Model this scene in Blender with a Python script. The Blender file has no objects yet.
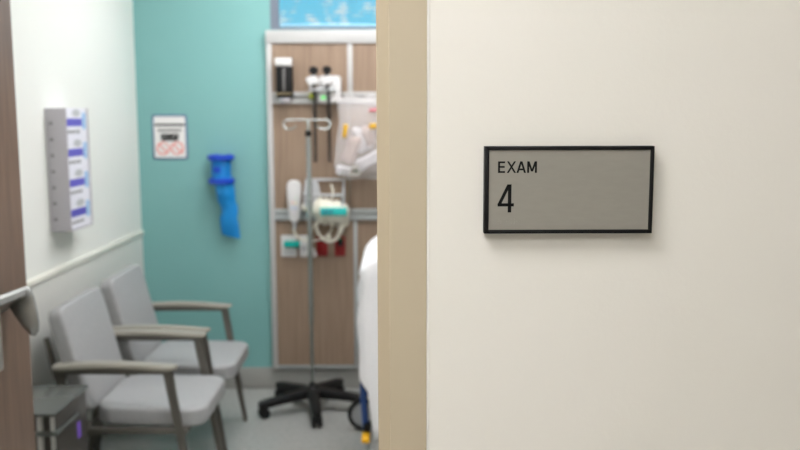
import bpy, bmesh, math, random
from mathutils import Vector, Matrix, Euler
random.seed(4)
S = bpy.context.scene
COL = S.collection
PI = math.pi
R = math.radians

# ------------------------------------------------------------------ colours and materials
def lin(c):
    return tuple(((v/255)/12.92 if v/255 <= .04045 else ((v/255+.055)/1.055)**2.4) for v in c)

def mat(name, rgb, rough=.5, metal=0., spec=.5, noise=None, bump=0., bscale=200., stretch=(1, 1, 1), coat=0.,
        trans=0., alpha=1., emit=None, estr=0., sheen=0.):
    """noise = (second colour, scale, contrast low, contrast high)"""
    m = bpy.data.materials.new(name); m.use_nodes = True
    nt = m.node_tree; b = nt.nodes['Principled BSDF']
    b.inputs['Base Color'].default_value = (*lin(rgb), 1)
    b.inputs['Roughness'].default_value = rough
    b.inputs['Metallic'].default_value = metal
    b.inputs['Specular IOR Level'].default_value = spec
    b.inputs['Coat Weight'].default_value = coat
    b.inputs['Transmission Weight'].default_value = trans
    b.inputs['Alpha'].default_value = alpha
    b.inputs['Sheen Weight'].default_value = sheen
    if emit:
        b.inputs['Emission Color'].default_value = (*lin(emit), 1)
        b.inputs['Emission Strength'].default_value = estr
    if noise or bump:
        tc = nt.nodes.new('ShaderNodeTexCoord')
        mp = nt.nodes.new('ShaderNodeMapping'); mp.inputs['Scale'].default_value = stretch
        nt.links.new(tc.outputs['Object'], mp.inputs['Vector'])
    if noise:
        c2, sc, lo, hi = noise
        n = nt.nodes.new('ShaderNodeTexNoise'); n.inputs['Scale'].default_value = sc
        n.inputs['Detail'].default_value = 6
        nt.links.new(mp.outputs[0], n.inputs['Vector'])
        cr = nt.nodes.new('ShaderNodeValToRGB')
        cr.color_ramp.elements[0].position = lo; cr.color_ramp.elements[1].position = hi
        cr.color_ramp.elements[0].color = (*lin(rgb), 1); cr.color_ramp.elements[1].color = (*lin(c2), 1)
        nt.links.new(n.outputs['Fac'], cr.inputs['Fac'])
        nt.links.new(cr.outputs['Color'], b.inputs['Base Color'])
    if bump:
        n2 = nt.nodes.new('ShaderNodeTexNoise'); n2.inputs['Scale'].default_value = bscale
        n2.inputs['Detail'].default_value = 3
        nt.links.new(mp.outputs[0], n2.inputs['Vector'])
        bp = nt.nodes.new('ShaderNodeBump'); bp.inputs['Strength'].default_value = bump
        bp.inputs['Distance'].default_value = .002
        nt.links.new(n2.outputs['Fac'], bp.inputs['Height'])
        nt.links.new(bp.outputs['Normal'], b.inputs['Normal'])
    return m

M = {}
M['cream'] = mat('cream_paint', (233, 229, 220), .75, noise=((230, 226, 216), 2.5, .35, .7), bump=.12, bscale=140)
M['frame'] = mat('tan_enamel', (191, 178, 153), .42, noise=((188, 174, 149), 6, .3, .7), bump=.03, bscale=90)
M['caulk'] = mat('caulk', (240, 238, 232), .5)
M['white_wall'] = mat('white_paint', (233, 235, 229), .6, bump=.06, bscale=120)
M['wainscot'] = mat('wainscot_sheet', (222, 222, 216), .38)
M['rail'] = mat('cream_rail', (236, 235, 224), .4)
M['teal'] = mat('teal_paint', (130, 183, 180), .5, noise=((126, 180, 177), 3, .3, .7), bump=.06, bscale=120)
M['ceiling'] = mat('ceiling_tile', (238, 238, 234), .9, bump=.2, bscale=300)
M['floor'] = mat('grey_vinyl', (168, 169, 165), .28, noise=((156, 158, 154), 40, .4, .65))
M['corridor_floor'] = mat('corridor_vinyl', (168, 166, 161), .35, noise=((156, 154, 149), 40, .4, .65))
M['base'] = mat('grey_vinyl_base', (165, 165, 160), .45)
M['door_wood'] = mat('brown_laminate', (122, 101, 86), .42, noise=((98, 80, 68), 14, .3, .75), stretch=(6, 6, .35))
M['wood'] = mat('taupe_laminate', (160, 138, 118), .4, noise=((138, 116, 98), 10, .3, .75), stretch=(6, 6, .3))
M['alu'] = mat('satin_aluminium', (186, 192, 192), .38, .35)
M['white_trim'] = mat('white_trim', (192, 192, 190), .4)
M['steel'] = mat('brushed_steel', (214, 213, 208), .36, .85, bump=.05, bscale=300)
M['handle_steel'] = mat('satin_handle_steel', (150, 150, 147), .3, .9)
M['chrome'] = mat('chrome', (178, 184, 182), .25, 1.)
M['bin_steel'] = mat('dark_stainless', (92, 89, 84), .38, .7)
M['bin_lid'] = mat('grey_lid', (96, 100, 96), .25, .3)
M['black'] = mat('black_plastic', (16, 16, 17), .5, spec=.3)
M['rubber'] = mat('black_rubber', (18, 18, 19), .6, spec=.3)
M['cord_black'] = mat('black_cord', (22, 22, 24), .5)
M['white_pl'] = mat('white_plastic', (219, 218, 217), .35)
M['cream_pl'] = mat('cream_plastic', (231, 227, 212), .45)
M['grey_pl'] = mat('grey_plastic', (186, 188, 190), .4)
M['clear_grey'] = mat('smoky_acrylic', (206, 203, 208), .25, alpha=.75)
M['seat'] = mat('grey_vinyl_upholstery', (166, 167, 167), .5, noise=((159, 160, 161), 60, .3, .7), bump=.1, bscale=500)
M['arm'] = mat('taupe_arm_cap', (148, 145, 134), .4)
M['leg'] = mat('bronze_grey_metal', (112, 109, 102), .4, .55)
M['blue_dk'] = mat('deep_blue_plastic', (12, 66, 190), .35)
M['blue_tr'] = mat('clear_blue_plastic', (22, 138, 222), .3, alpha=.86)
M['blue_bag'] = mat('blue_film', (26, 148, 226), .32, alpha=.9, bump=.5, bscale=40)
M['paper'] = mat('white_card', (238, 236, 234), .5)
M['navy_edge'] = mat('slate_blue_edge', (94, 118, 150), .4)
M['ink'] = mat('black_ink', (10, 10, 10), .6, spec=.2)
M['ink_grey'] = mat('grey_ink', (120, 118, 116), .5)
M['ink_red'] = mat('red_ink', (232, 90, 70), .5)
M['purple'] = mat('violet_print', (96, 90, 190), .5)
M['violet'] = mat('violet_sticker', (120, 84, 190), .5)
M['skyblue'] = mat('pale_blue_print', (150, 190, 226), .5)
M['glove_white'] = mat('glove_carton', (232, 232, 240), .5)
M['carton_side'] = mat('carton_side', (188, 182, 190), .5)
M['teal_pl'] = mat('teal_plastic', (0, 172, 160), .35)
M['teal_lab'] = mat('teal_label', (40, 190, 184), .4)
M['slate_print'] = mat('slate_print', (60, 120, 140), .5)
M['red_pl'] = mat('red_plastic', (146, 8, 15), .35)
M['dk_slot'] = mat('dark_slot', (30, 8, 8), .6)
M['green_pl'] = mat('green_plastic', (20, 92, 52), .4)
M['green_led'] = mat('green_indicator', (130, 230, 140), .4, emit=(120, 240, 130), estr=.15)
M['yellow_led'] = mat('yellow_indicator', (176, 186, 60), .4)
M['yellow'] = mat('yellow_plastic', (246, 184, 14), .4)
M['orange_yel'] = mat('amber_label', (240, 186, 40), .5)
M['pink'] = mat('pink_print', (226, 96, 120), .5)
M['sheet'] = mat('white_sheet', (244, 244, 246), .8, bump=.15, bscale=60)
M['pillow'] = mat('white_pillowcase', (246, 246, 248), .8)
M['blue_pad'] = mat('royal_blue_enamel', (36, 74, 140), .4)
M['film'] = mat('clear_film', (244, 240, 240), .18, alpha=.27, bump=.9, bscale=22)
M['pad'] = mat('wrapped_supplies', (222, 219, 222), .5)
M['pouch'] = mat('pinkish_pouch', (190, 168, 158), .45)
M['lens'] = mat('dark_glass', (24, 28, 34), .1)
M['win_frame'] = mat('grey_window_frame', (122, 130, 144), .4, .3)
M['slat'] = mat('pale_blue_slat', (150, 200, 224), .4)
M['brass'] = mat('tan_tips', (176, 158, 120), .5)
M['sign_black'] = mat('black_sign_frame', (13, 13, 14), .5, spec=.25)
M['sign_plate'] = mat('brushed_grey_plate', (150, 146, 137), .45, .25, noise=((153, 149, 140), 60, .35, .7),
                      stretch=(1, 1, 3), bump=.04, bscale=600)
g = bpy.data.materials.new('clear_glass'); g.use_nodes = True
b = g.node_tree.nodes['Principled BSDF']
b.inputs['Base Color'].default_value = (.93, .98, 1, 1); b.inputs['Roughness'].default_value = .02
b.inputs['Transmission Weight'].default_value = 1.; b.inputs['IOR'].default_value = 1.02
M['glass'] = g
def lamp_mat(name, rgb, st):
    m = bpy.data.materials.new(name); m.use_nodes = True
    b = m.node_tree.nodes['Principled BSDF']
    b.inputs['Base Color'].default_value = (.8, .8, .8, 1)
    b.inputs['Emission Color'].default_value = (*lin(rgb), 1); b.inputs['Emission Strength'].default_value = st
    return m
M['lamp_room'] = lamp_mat('room_diffuser', (252, 250, 252), 14.8)
M['lamp_hall'] = lamp_mat('hall_diffuser', (248, 248, 250), 18.9)

# ------------------------------------------------------------------ mesh helpers
def V(*a): return Vector(a)
def new(): return bmesh.new()
def merge(bm, tmp, mtx=None):
    if mtx is not None: bmesh.ops.transform(tmp, matrix=mtx, verts=tmp.verts)
    me = bpy.data.meshes.new('tmp'); tmp.to_mesh(me); tmp.free(); bm.from_mesh(me); bpy.data.meshes.remove(me)
def box(bm, c, s, bev=0., seg=2, rot=None):
    t = new(); bmesh.ops.create_cube(t, size=1)
    bmesh.ops.scale(t, vec=s, verts=t.verts)
    if bev: bmesh.ops.bevel(t, geom=t.edges[:], offset=bev, segments=seg, affect='EDGES', profile=.5)
    m = Matrix.Translation(c)
    if rot: m = m @ Euler(rot).to_matrix().to_4x4()
    merge(bm, t, m); return bm
def bb(bm, x0, x1, y0, y1, z0, z1, bev=0., seg=2):
    return box(bm, ((x0+x1)/2, (y0+y1)/2, (z0+z1)/2), (abs(x1-x0), abs(y1-y0), abs(z1-z0)), bev, seg)
def ring_faces(bm, r0, r1):
    n = len(r0)
    for i in range(n):
        j = (i+1) % n
        bm.faces.new((r0[i], r0[j], r1[j], r1[i]))
def tube(bm, pts, r, seg=10, closed=False):
    pts = [Vector(p) for p in pts]; n = len(pts)
    rs = r if isinstance(r, (list, tuple)) else [r]*n
    rings = []; prev = None
    for i, p in enumerate(pts):
        a = pts[(i-1) % n] if (closed or i > 0) else pts[0]
        c = pts[(i+1) % n] if (closed or i < n-1) else pts[-1]
        d = (c-a).normalized()
        if prev is None:
            u = d.orthogonal().normalized()
        else:
            u = (prev - d*prev.dot(d)).normalized()
        prev = u; w = d.cross(u)
        rings.append([bm.verts.new(p + (u*math.cos(k*2*PI/seg) + w*math.sin(k*2*PI/seg))*rs[i]) for k in range(seg)])
    for i in range(n-1): ring_faces(bm, rings[i], rings[i+1])
    if closed: ring_faces(bm, rings[-1], rings[0])
    else:
        bm.faces.new(list(reversed(rings[0]))); bm.faces.new(rings[-1])
    return bm
def spline(ctrl, n=8):
    """Catmull-Rom through the control points"""
    P = [Vector(p) for p in ctrl]; out = []
    Q = [P[0]*2-P[1]] + P + [P[-1]*2-P[-2]]
    for i in range(1, len(Q)-2):
        for k in range(n):
            t = k/n; a, b, c, d = Q[i-1], Q[i], Q[i+1], Q[i+2]
            out.append(.5*((2*b)+(c-a)*t+(2*a-5*b+4*c-d)*t*t+(3*b-a-3*c+d)*t**3))
    out.append(P[-1]); return out
def lathe(bm, prof, c=(0, 0, 0), seg=28, axis='Z', sx=1., sy=1.):
    t = new(); rings = []
    for (r, z) in prof:
        rings.append([t.verts.new((max(r, 1e-4)*math.cos(k*2*PI/seg)*sx, max(r, 1e-4)*math.sin(k*2*PI/seg)*sy, z)) for k in range(seg)])
    for a, b2 in zip(rings, rings[1:]): ring_faces(t, a, b2)
    t.faces.new(list(reversed(rings[0]))); t.faces.new(rings[-1])
    bmesh.ops.recalc_face_normals(t, faces=t.faces)
    m = Matrix.Translation(c)
    if axis == 'Y': m = m @ Matrix.Rotation(-PI/2, 4, 'X')
    if axis == 'X': m = m @ Matrix.Rotation(PI/2, 4, 'Y')
    merge(bm, t, m); return bm
def rrect(w, h, rad, n=6, cx=0, cy=0):
    """rounded rectangle; rad = one radius or four (starting at +x+y, counterclockwise)"""
    rad = [rad]*4 if not isinstance(rad, (list, tuple)) else rad
    out = []
    for q, (sx, sy) in enumerate(((1, 1), (-1, 1), (-1, -1), (1, -1))):
        r = rad[q]
        for k in range(n+1):
            a = q*PI/2 + k*PI/2/n
            out.append((cx+sx*(w/2-r)+r*math.cos(a), cy+sy*(h/2-r)+r*math.sin(a)))
    return out
def prism(bm, poly, depth, mtx=None, bev=0., seg=3):
    """polygon in local XY extruded along +Z by depth"""
    t = new()
    lo = [t.verts.new((x, y, 0)) for x, y in poly]; hi = [t.verts.new((x, y, depth)) for x, y in poly]
    f0 = t.faces.new(list(reversed(lo))); f1 = t.faces.new(hi)
    ring_faces(t, lo, hi)
    bmesh.ops.recalc_face_normals(t, faces=t.faces)
    if bev:
        es = [e for e in t.edges if (e.verts[0].co.z == e.verts[1].co.z)]
        bmesh.ops.bevel(t, geom=es, offset=bev, segments=seg, affect='EDGES', profile=.5)
    merge(bm, t, mtx); return bm
XZ = lambda y: Matrix.Translation((0, y, 0)) @ Matrix.Rotation(PI/2, 4, 'X')      # local XY -> world XZ, extrudes towards -Y
def frame4(o, x, y, z):
    m = Matrix.Identity(4)
    for i, a in enumerate((x, y, z)):
        for k in range(3): m[k][i] = a[k]
    for k in range(3): m[k][3] = o[k]
    return m
YZ = lambda x: frame4((x, 0, 0), (0, 1, 0), (0, 0, 1), (1, 0, 0))                 # local XY -> world YZ, extrudes towards +X

def wloc(o):
    v = Vector((0, 0, 0))
    while o is not None: v += o.location; o = o.parent
    return v
def obj(name, bm, m, parent=None, angle=38, base=None, label=None):
    """one mesh object; base = its origin in world coordinates (meshes are drawn in world coordinates)"""
    bmesh.ops.recalc_face_normals(bm, faces=bm.faces)
    org = Vector(base) if base is not None else (wloc(parent) if parent else Vector((0, 0, 0)))
    bmesh.ops.translate(bm, vec=-org, verts=bm.verts)
    me = bpy.data.meshes.new(name); bm.to_mesh(me); bm.free()
    for p in me.polygons: p.use_smooth = True
    me.set_sharp_from_angle(angle=R(angle))
    me.materials.append(M[m] if isinstance(m, str) else m)
    o = bpy.data.objects.new(name, me); COL.objects.link(o)
    if parent:
        o.parent = parent; o.location = org - wloc(parent)
    else: o.location = org
    if label: o['label'] = label
    return o
def thing(name, loc, label, cat, group=None):
    o = bpy.data.objects.new(name, None); COL.objects.link(o); o.location = loc
    o.empty_display_size = .05
    return tag(o, label, cat, group)
def tag(o, label, cat, group=None):
    o['label'] = label; o['category'] = cat
    if group: o['group'] = group
    return o
def struct(name, bm, m, label=None, cat=None, parent=None, angle=38):
    o = obj(name, bm, m, parent, angle)
    if not parent: o['kind'] = 'structure'
    if label: o['label'] = label
    if cat: o['category'] = cat
    return o
def dup(root, loc, label=None):
    r = root.copy(); COL.objects.link(r); r.location = loc
    if label: r['label'] = label
    for ch in list(root.children):
        c = ch.copy(); COL.objects.link(c); c.parent = r
        for g_ in list(ch.children):
            d = g_.copy(); COL.objects.link(d); d.parent = c
    return r
def text_bm(body, size, mtx, ext=.0004, xs=1., off=0., spacing=1.):
    cu = bpy.data.curves.new('lettering', 'FONT'); cu.body = body; cu.size = size; cu.extrude = ext
    cu.offset = off; cu.space_character = spacing
    o = bpy.data.objects.new('lettering', cu); COL.objects.link(o)
    bpy.context.view_layer.update()
    dg = bpy.context.evaluated_depsgraph_get()
    me = bpy.data.meshes.new_from_object(o.evaluated_get(dg))
    bpy.data.objects.remove(o); bpy.data.curves.remove(cu)
    t = new(); t.from_mesh(me); bpy.data.meshes.remove(me)
    bmesh.ops.scale(t, vec=(xs, 1, 1), verts=t.verts)
    bmesh.ops.transform(t, matrix=mtx, verts=t.verts)
    return t

# ------------------------------------------------------------------ the room: dimensions in metres, the floor at z = 0, the camera in the corridor
XL, XR = -1.452, 2.35          # left and right wall of the exam room
YF, YB = 1.165, 4.797          # room side of the corridor wall, back wall
YW = 1.025                     # corridor side of the wall with the sign
ZC = 2.75
CAMZ, FPX, PITCH, ROLL = 1.55, 860., R(7.2), R(.15)
def ray(u, v):
    a, b_ = u-400, 225-v
    x = a*math.cos(ROLL)+b_*math.sin(ROLL); y = b_*math.cos(ROLL)-a*math.sin(ROLL)
    return Vector((x, FPX*math.cos(PITCH)+y*math.sin(PITCH), -FPX*math.sin(PITCH)+y*math.cos(PITCH)))
def at(u, v, Y):               # the point of the plane y = Y measured at a photograph position
    r = ray(u, v); t = Y/r.y
    return Vector((r.x*t, Y, CAMZ+r.z*t))

struct('floor', bb(new(), XL-.1, XR+.1, 1.09, YB+.1, -.1, 0), 'floor', 'pale grey vinyl exam room floor', 'floor')
struct('floor_corridor', bb(new(), -3.1, 3.1, -1.3, 1.09, -.1, 0), 'corridor_floor', 'beige vinyl corridor floor', 'floor')
struct('ceiling', bb(new(), -3.1, 3.1, -1.3, YB+.1, ZC, ZC+.1), 'ceiling', 'white ceiling over room and corridor', 'ceiling')
struct('wall_left', bb(new(), XL-.1, XL, YF, YB+.1, 0, ZC), 'white_wall', 'white painted wall behind the grey armchairs', 'wall')
struct('wall_right', bb(new(), XR, XR+.1, YF, YB+.1, 0, ZC), 'white_wall', 'white far side wall of exam room', 'wall')
# back wall with the window opening
wx0, wx1, wz0, wz1 = at(270, 15, YB).x, 1.35, at(300, 29.6, YB).z, 2.62
bm = new()
bb(bm, XL, wx0, YB, YB+.12, 0, ZC); bb(bm, wx1, XR, YB, YB+.12, 0, ZC)
bb(bm, wx0, wx1, YB, YB+.12, 0, wz0); bb(bm, wx0, wx1, YB, YB+.12, wz1, ZC)
struct('wall_back', bm, 'teal', 'teal painted back wall of exam room', 'wall')
# corridor wall with the doorway
dx0, dx1, dz = -1.1, .002, 2.15
bm = new()
bb(bm, dx1, 3.1, YW, YF, 0, ZC); bb(bm, -3.1, dx0, YW, YF, 0, ZC); bb(bm, dx0, dx1, YW, YF, dz, ZC)
struct('wall_front', bm, 'cream', 'cream painted corridor wall carrying the room sign', 'wall')
bm = bb(new(), -3.1, 3.1, -1.4, -1.3, 0, ZC)
struct('wall_corridor', bm, 'cream', 'cream wall across the corridor', 'wall')
bb(bm := new(), -3.2, -3.1, -1.3, YW, 0, ZC); struct('wall_corridor_left', bm, 'cream', 'cream wall closing corridor left end', 'wall')
bb(bm := new(), 3.1, 3.2, -1.3, YW, 0, ZC); struct('wall_corridor_right', bm, 'cream', 'cream wall closing corridor right end', 'wall')
# wainscot, chair rail, baseboards
struct('trim_1', bb(new(), XL, XL+.003, YF+.05, YB-.001, .12, .905), 'wainscot', 'grey wainscot sheet on lower left wall', 'wall panel')
struct('trim_2', bb(new(), XL, XL+.012, YF+.05, YB-.001, .893, .92, .003), 'rail', 'cream chair rail along left wall', 'trim')
struct('baseboard_back', bb(new(), XL+.012, XR, YB-.012, YB, 0, .124, .004), 'base', 'grey baseboard under teal wall', 'baseboard')
struct('baseboard_left', bb(new(), XL, XL+.012, YF+.05, YB-.001, 0, .12, .004), 'base', 'grey baseboard under left wall', 'baseboard')

# hollow-metal door frame: face, rabbet and stop swept around the opening
fx_out, fx_in, fx_stop, ff = .0338, -.0139, -.0298, YW-.0012
prof_y = [ff, ff+.0016, 1.1125, 1.1140, YF-.047, YF-.045, YF+.010]
bm = new()
L_out, L_in, L_stop = dx0-.036, dx0+.012, dx0+.028
T_out, T_in, T_stop = dz+.036, dz-.012, dz-.028
def uframe(bm, xo, xi, lo, li, to, ti, y0, y1, bev=.0012):
    pts = [(lo, 0), (li, 0), (li, ti), (xi, ti), (xi, 0), (xo, 0), (xo, to), (lo, to)]
    t = new()
    a = [t.verts.new((x, y0, z)) for x, z in pts]; c = [t.verts.new((x, y1, z)) for x, z in pts]
    for vs in ((0, 1, 2, 7), (7, 2, 3, 6), (3, 4, 5, 6)):
        t.faces.new([a[i] for i in vs]); t.faces.new([c[i] for i in reversed(vs)])
    for i in range(8): t.faces.new((a[i], a[(i+1) % 8], c[(i+1) % 8], c[i]))
    bmesh.ops.recalc_face_normals(t, faces=t.faces)
    es = [e for e in t.edges if len(e.link_faces) == 2 and e.calc_face_angle() > .5 and abs(e.verts[0].co.y-e.verts[1].co.y) < 1e-6]
    bmesh.ops.bevel(t, geom=es, offset=bev, segments=3, affect='EDGES')
    merge(bm, t)
uframe(bm, fx_out, fx_in, L_out, L_in, T_out, T_in, ff, YF+.012, .002)
door_frame = struct('trim_3', bm, 'frame', 'tan metal door frame beside the room sign wall', 'door frame')
bm = new(); uframe(bm, fx_in+.003, fx_stop, L_in-.003, L_stop, T_in+.003, T_stop, 1.112, YF-.046, .0015)
obj('door_stop', bm, 'frame', door_frame)
bm = new(); uframe(bm, fx_out+.0011, fx_out-.001, L_out-.0011, L_out+.001, T_out+.0011, T_out-.001, YW-.0009, YW+.004, .0003)
obj('caulk_line', bm, 'caulk', door_frame, label='pale caulk line along frame edge')

# open door leaf, hinged on the left jamb, standing a little under square into the room
hinge = Vector((-1.085, YF+.01, 0)); latch = Vector((-.9835, 2.228, 0))
dvec = (latch-hinge); W = dvec.length; du = dvec.normalized(); dn = Vector((du.y, -du.x, 0))     # dn points to the room centre
fr = frame4(hinge, du, dn, V(0, 0, 1))
bm = new(); t = new(); bb(t, 0, W, -.045, 0, .012, 2.12, .002); merge(bm, t, fr)
door = struct('door_1', bm, 'door_wood', 'brown wood laminate door standing open at left', 'door')
door.data.materials[0] = M['door_wood']
# paddle latch: housing on the door face, long arched bar along the door, broad tongue hanging off its far end
bm = new(); t = new(); bb(t, W-.30, W-.16, 0, .02, .93, 1.17, .006); merge(bm, t, fr)
obj('handle_plate', bm, 'steel', door)
def dp(u, v, Y=None, n=None):                    # a point at the door seen at a photograph position, n metres off its face
    r = ray(u, v); o_ = V(0, 0, CAMZ); t_ = (hinge+dn*n-o_).dot(dn)/r.dot(dn)
    return o_+r*t_
def rows(bm, rr):
    rings = [[bm.verts.new(p) for p in r_] for r_ in rr]
    for a, c in zip(rings, rings[1:]): ring_faces(bm, a, c)
    bm.faces.new(list(reversed(rings[0]))); bm.faces.new(rings[-1])
yh = 2.13
def hp_(u, v): return at(u, v, yh)
bm = new()                                      # bar: arched section lofted along the door
sec = [(-16, 322), (-8, 304), (2, 296), (14, 290), (24, 287), (27.5, 289), (29, 294), (22, 299), (15, 303), (9, 308), (4, 314), (-4, 326)]
sec3 = [hp_(u, v) for u, v in sec]
rows(bm, [[p-du*d_ for p in sec3] for d_ in (.20, .15, .10, .05, .02, 0)])
handle = obj('door_handle', bm, 'handle_steel', door, 40)
bm = new()                                      # tongue: tapering curved blade
edge_o = [(24, 287), (30, 290), (34, 297), (36.5, 305), (38.5, 314), (39.5, 323), (38.5, 331), (35, 336)]
edge_i = [(9, 303), (10, 306.5), (13, 310), (17, 315.5), (21, 321), (25, 327), (28, 331), (31, 334)]
rr = []
for k, ((uo, vo), (ui, vi)) in enumerate(zip(edge_o, edge_i)):
    po, pi = hp_(uo, vo), hp_(ui, vi); th = .010-.0006*k; off = -du*(.010*math.sin(k/7*PI))
    mid_ = (po+pi)/2-du*.008
    rr.append([pi+off, mid_+off, po+off, po+off+du*th, mid_+off+du*th, pi+off+du*th])
rows(bm, rr)
obj('paddle', bm, 'handle_steel', handle, 50)

# window with mini blind
bm = new(); fy = YB+.004
bb(bm, wx0, wx0+.045, fy, fy+.07, wz0, wz1); bb(bm, wx1-.045, wx1, fy, fy+.07, wz0, wz1)
bb(bm, wx0+.045, wx1-.045, fy, fy+.07, wz0, wz0+.014); bb(bm, wx0+.045, wx1-.045, fy, fy+.07, wz1-.045, wz1)
win = struct('window_1', bm, 'win_frame', 'grey framed high window above wood headwall', 'window')
obj('window_pane', bb(new(), wx0+.045, wx1-.045, fy+.055, fy+.06, wz0+.018, wz1-.045), 'glass', win)
BY = YB+.022
blind = thing('window_blind', ((wx0+wx1)/2, BY, wz0+.016), 'pale blue slatted blind lowered in the high window', 'blind')
zs = wz0+.046
first = None; k = 0
while zs < wz1-.06:
    t = new(); prof = []
    n = 5
    for s_ in (0, 1):
        for q in range(n+1):
            w_ = (q/n-.5)*.025; prof.append((w_, .0018*(1-(2*q/n-1)**2)-(.0007 if s_ else 0)))
    up = prof[:n+1]; dn_ = list(reversed(prof[n+1:]))
    prism(t, up+dn_, wx1-wx0-.11, frame4((wx0+.055, BY, zs), (0, math.cos(R(-16)), math.sin(R(-16))), (0, -math.sin(R(-16)), math.cos(R(-16))), (1, 0, 0)))
    if first is None:
        first = obj('slat', t, 'slat', blind, base=(0, BY, zs)); z0 = zs
    else:
        t.free(); c = first.copy(); COL.objects.link(c); c.parent = blind; c.location = first.location + V(0, 0, zs-z0)
    zs += .0205
obj('bottom_rail', bb(new(), wx0+.052, wx1-.052, BY-.011, BY+.011, wz0+.016, wz0+.032, .002), 'slat', blind)
obj('head_rail', bb(new(), wx0+.048, wx1-.048, BY-.014, BY+.014, wz1-.06, wz1-.046, .002), 'white_pl', blind)

# ------------------------------------------------------------------ ceiling lights
def panel(x, y, w, d, m, label):
    t = thing('ceiling_light', (x, y, ZC-.03), label, 'ceiling light', 'recessed ceiling light panels')
    bm = new(); f = .025
    bb(bm, x-w/2-f, x-w/2, y-d/2-f, y+d/2+f, ZC-.025, ZC-.001); bb(bm, x+w/2, x+w/2+f, y-d/2-f, y+d/2+f, ZC-.025, ZC-.001)
    bb(bm, x-w/2, x+w/2, y-d/2-f, y-d/2, ZC-.025, ZC-.001); bb(bm, x-w/2, x+w/2, y+d/2, y+d/2+f, ZC-.025, ZC-.001)
    obj('frame', bm, 'white_pl', t)
    obj('diffuser', bb(new(), x-w/2, x+w/2, y-d/2, y+d/2, ZC-.018, ZC-.010), m, t)
panel(-.25, 3.95, 1.2, .6, 'lamp_room', 'white ceiling light panel nearest the teal wall')
panel(.2, 2.4, 1.2, .6, 'lamp_room', 'white ceiling light panel in front of the stretcher')
panel(-.66, .38, .9, .6, 'lamp_hall', 'white corridor ceiling light panel outside the exam room door')
panel(-.3, -.75, .6, .6, 'lamp_hall', 'added fill light panel on corridor ceiling, unseen behind the camera')  # unseen second source, added to lift the sign wall and soften its falloff

# ------------------------------------------------------------------ room sign on the corridor wall
sx0, sx1, sz0, sz1 = .1005, .3030, 1.4105, 1.5135
T = .013; yf = YW-T
sx0 *= yf/YW; sx1 *= yf/YW; sz0 = CAMZ+(sz0-CAMZ)*yf/YW; sz1 = CAMZ+(sz1-CAMZ)*yf/YW
sx0 += .0004; sz0 -= .0008; sz1 += .0008
sign = thing('room_sign', ((sx0+sx1)/2, YW, (sz0+sz1)/2), 'grey and black EXAM 4 room sign on cream wall', 'sign')
bm = new(); fw = .0045
bb(bm, sx0, sx1, YW-.006, YW-.0002, sz0, sz1, .0004, 1)
bb(bm, sx0, sx0+fw+.0010, yf, YW-.005, sz0, sz1, .0005); bb(bm, sx1-fw, sx1, yf, YW-.005, sz0, sz1, .0005)
bb(bm, sx0+fw*.5, sx1-fw*.5, yf, YW-.005, sz0, sz0+fw, .0005); bb(bm, sx0+fw*.5, sx1-fw*.5, yf, YW-.005, sz1-fw, sz1, .0005)
obj('frame', bm, 'sign_black', sign)
yp = yf+.0015
obj('plate', bb(new(), sx0+fw*.8, sx1-fw*.8, yp, YW-.006, sz0+fw*.8, sz1-fw*.8), 'sign_plate', sign)
def strokes(segs, w):
    """flat letter strokes given as pixel-free local points (x, z) in metres, each with the stroke width"""
    bm = new()
    for (x0_, z0_), (x1_, z1_), horiz in segs:
        h_ = w/2
        if horiz == 'h': poly = [(x0_, z0_-h_*.9), (x1_, z1_-h_*.9), (x1_, z1_+h_*.9), (x0_, z0_+h_*.9)]
        else: poly = [(x0_-h_, z0_), (x0_+h_, z0_), (x1_+h_, z1_), (x1_-h_, z1_)]
        prism(bm, poly, .0004, XZ(yp+.0001))
    return bm
pA = at(498.0, 172.9, yp); pB = at(537.8, 161.3, yp); k_ = (pB.x-pA.x)/39.8; ch = pB.z-pA.z
def LX(u): return pA.x+(u-498.0)*k_*.975
zb_, zt_ = pA.z, pA.z+ch
lw = 2.0*k_; hl = lw*.45
segs = [((LX(499), zb_), (LX(499), zt_), 'v'), ((LX(499), zb_+hl), (LX(505.2), zb_+hl), 'h'), ((LX(499), zt_-hl), (LX(505.2), zt_-hl), 'h'), ((LX(499), zb_+ch*.52), (LX(504.8), zb_+ch*.52), 'h'),
        ((LX(508), zb_), (LX(515.4), zt_), 'v'), ((LX(515.6), zb_), (LX(508.2), zt_), 'v'),
        ((LX(518), zb_), (LX(521.8), zt_), 'v'), ((LX(525.8), zb_), (LX(522), zt_), 'v'), ((LX(519.2), zb_+ch*.30), (LX(524.6), zb_+ch*.30), 'h'),
        ((LX(529), zb_), (LX(529), zt_), 'v'), ((LX(537), zb_), (LX(537), zt_), 'v'), ((LX(533), zb_+ch*.12), (LX(529.3), zt_), 'v'), ((LX(533), zb_+ch*.12), (LX(536.7), zt_), 'v')]
obj('room_name_lettering', strokes(segs, lw), 'ink', sign)
pC = at(506, 212.4, yp); pD = at(506, 184.4, yp); zb_, zt_ = pC.z, pD.z; ch = zt_-zb_; lw = 3.5*k_
segs = [((LX(510.3), zb_), (LX(510.3), zt_), 'v'), ((LX(498), zb_+ch*.27), (LX(514.8), zb_+ch*.27), 'h'), ((LX(499.4), zb_+ch*.27), (LX(509.6), zt_), 'v')]
obj('room_number', strokes(segs, lw), 'ink', sign)
bm = new()                                      # raised dots of the braille line under the number
p = at(498.5, 219.5, yp)
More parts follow.
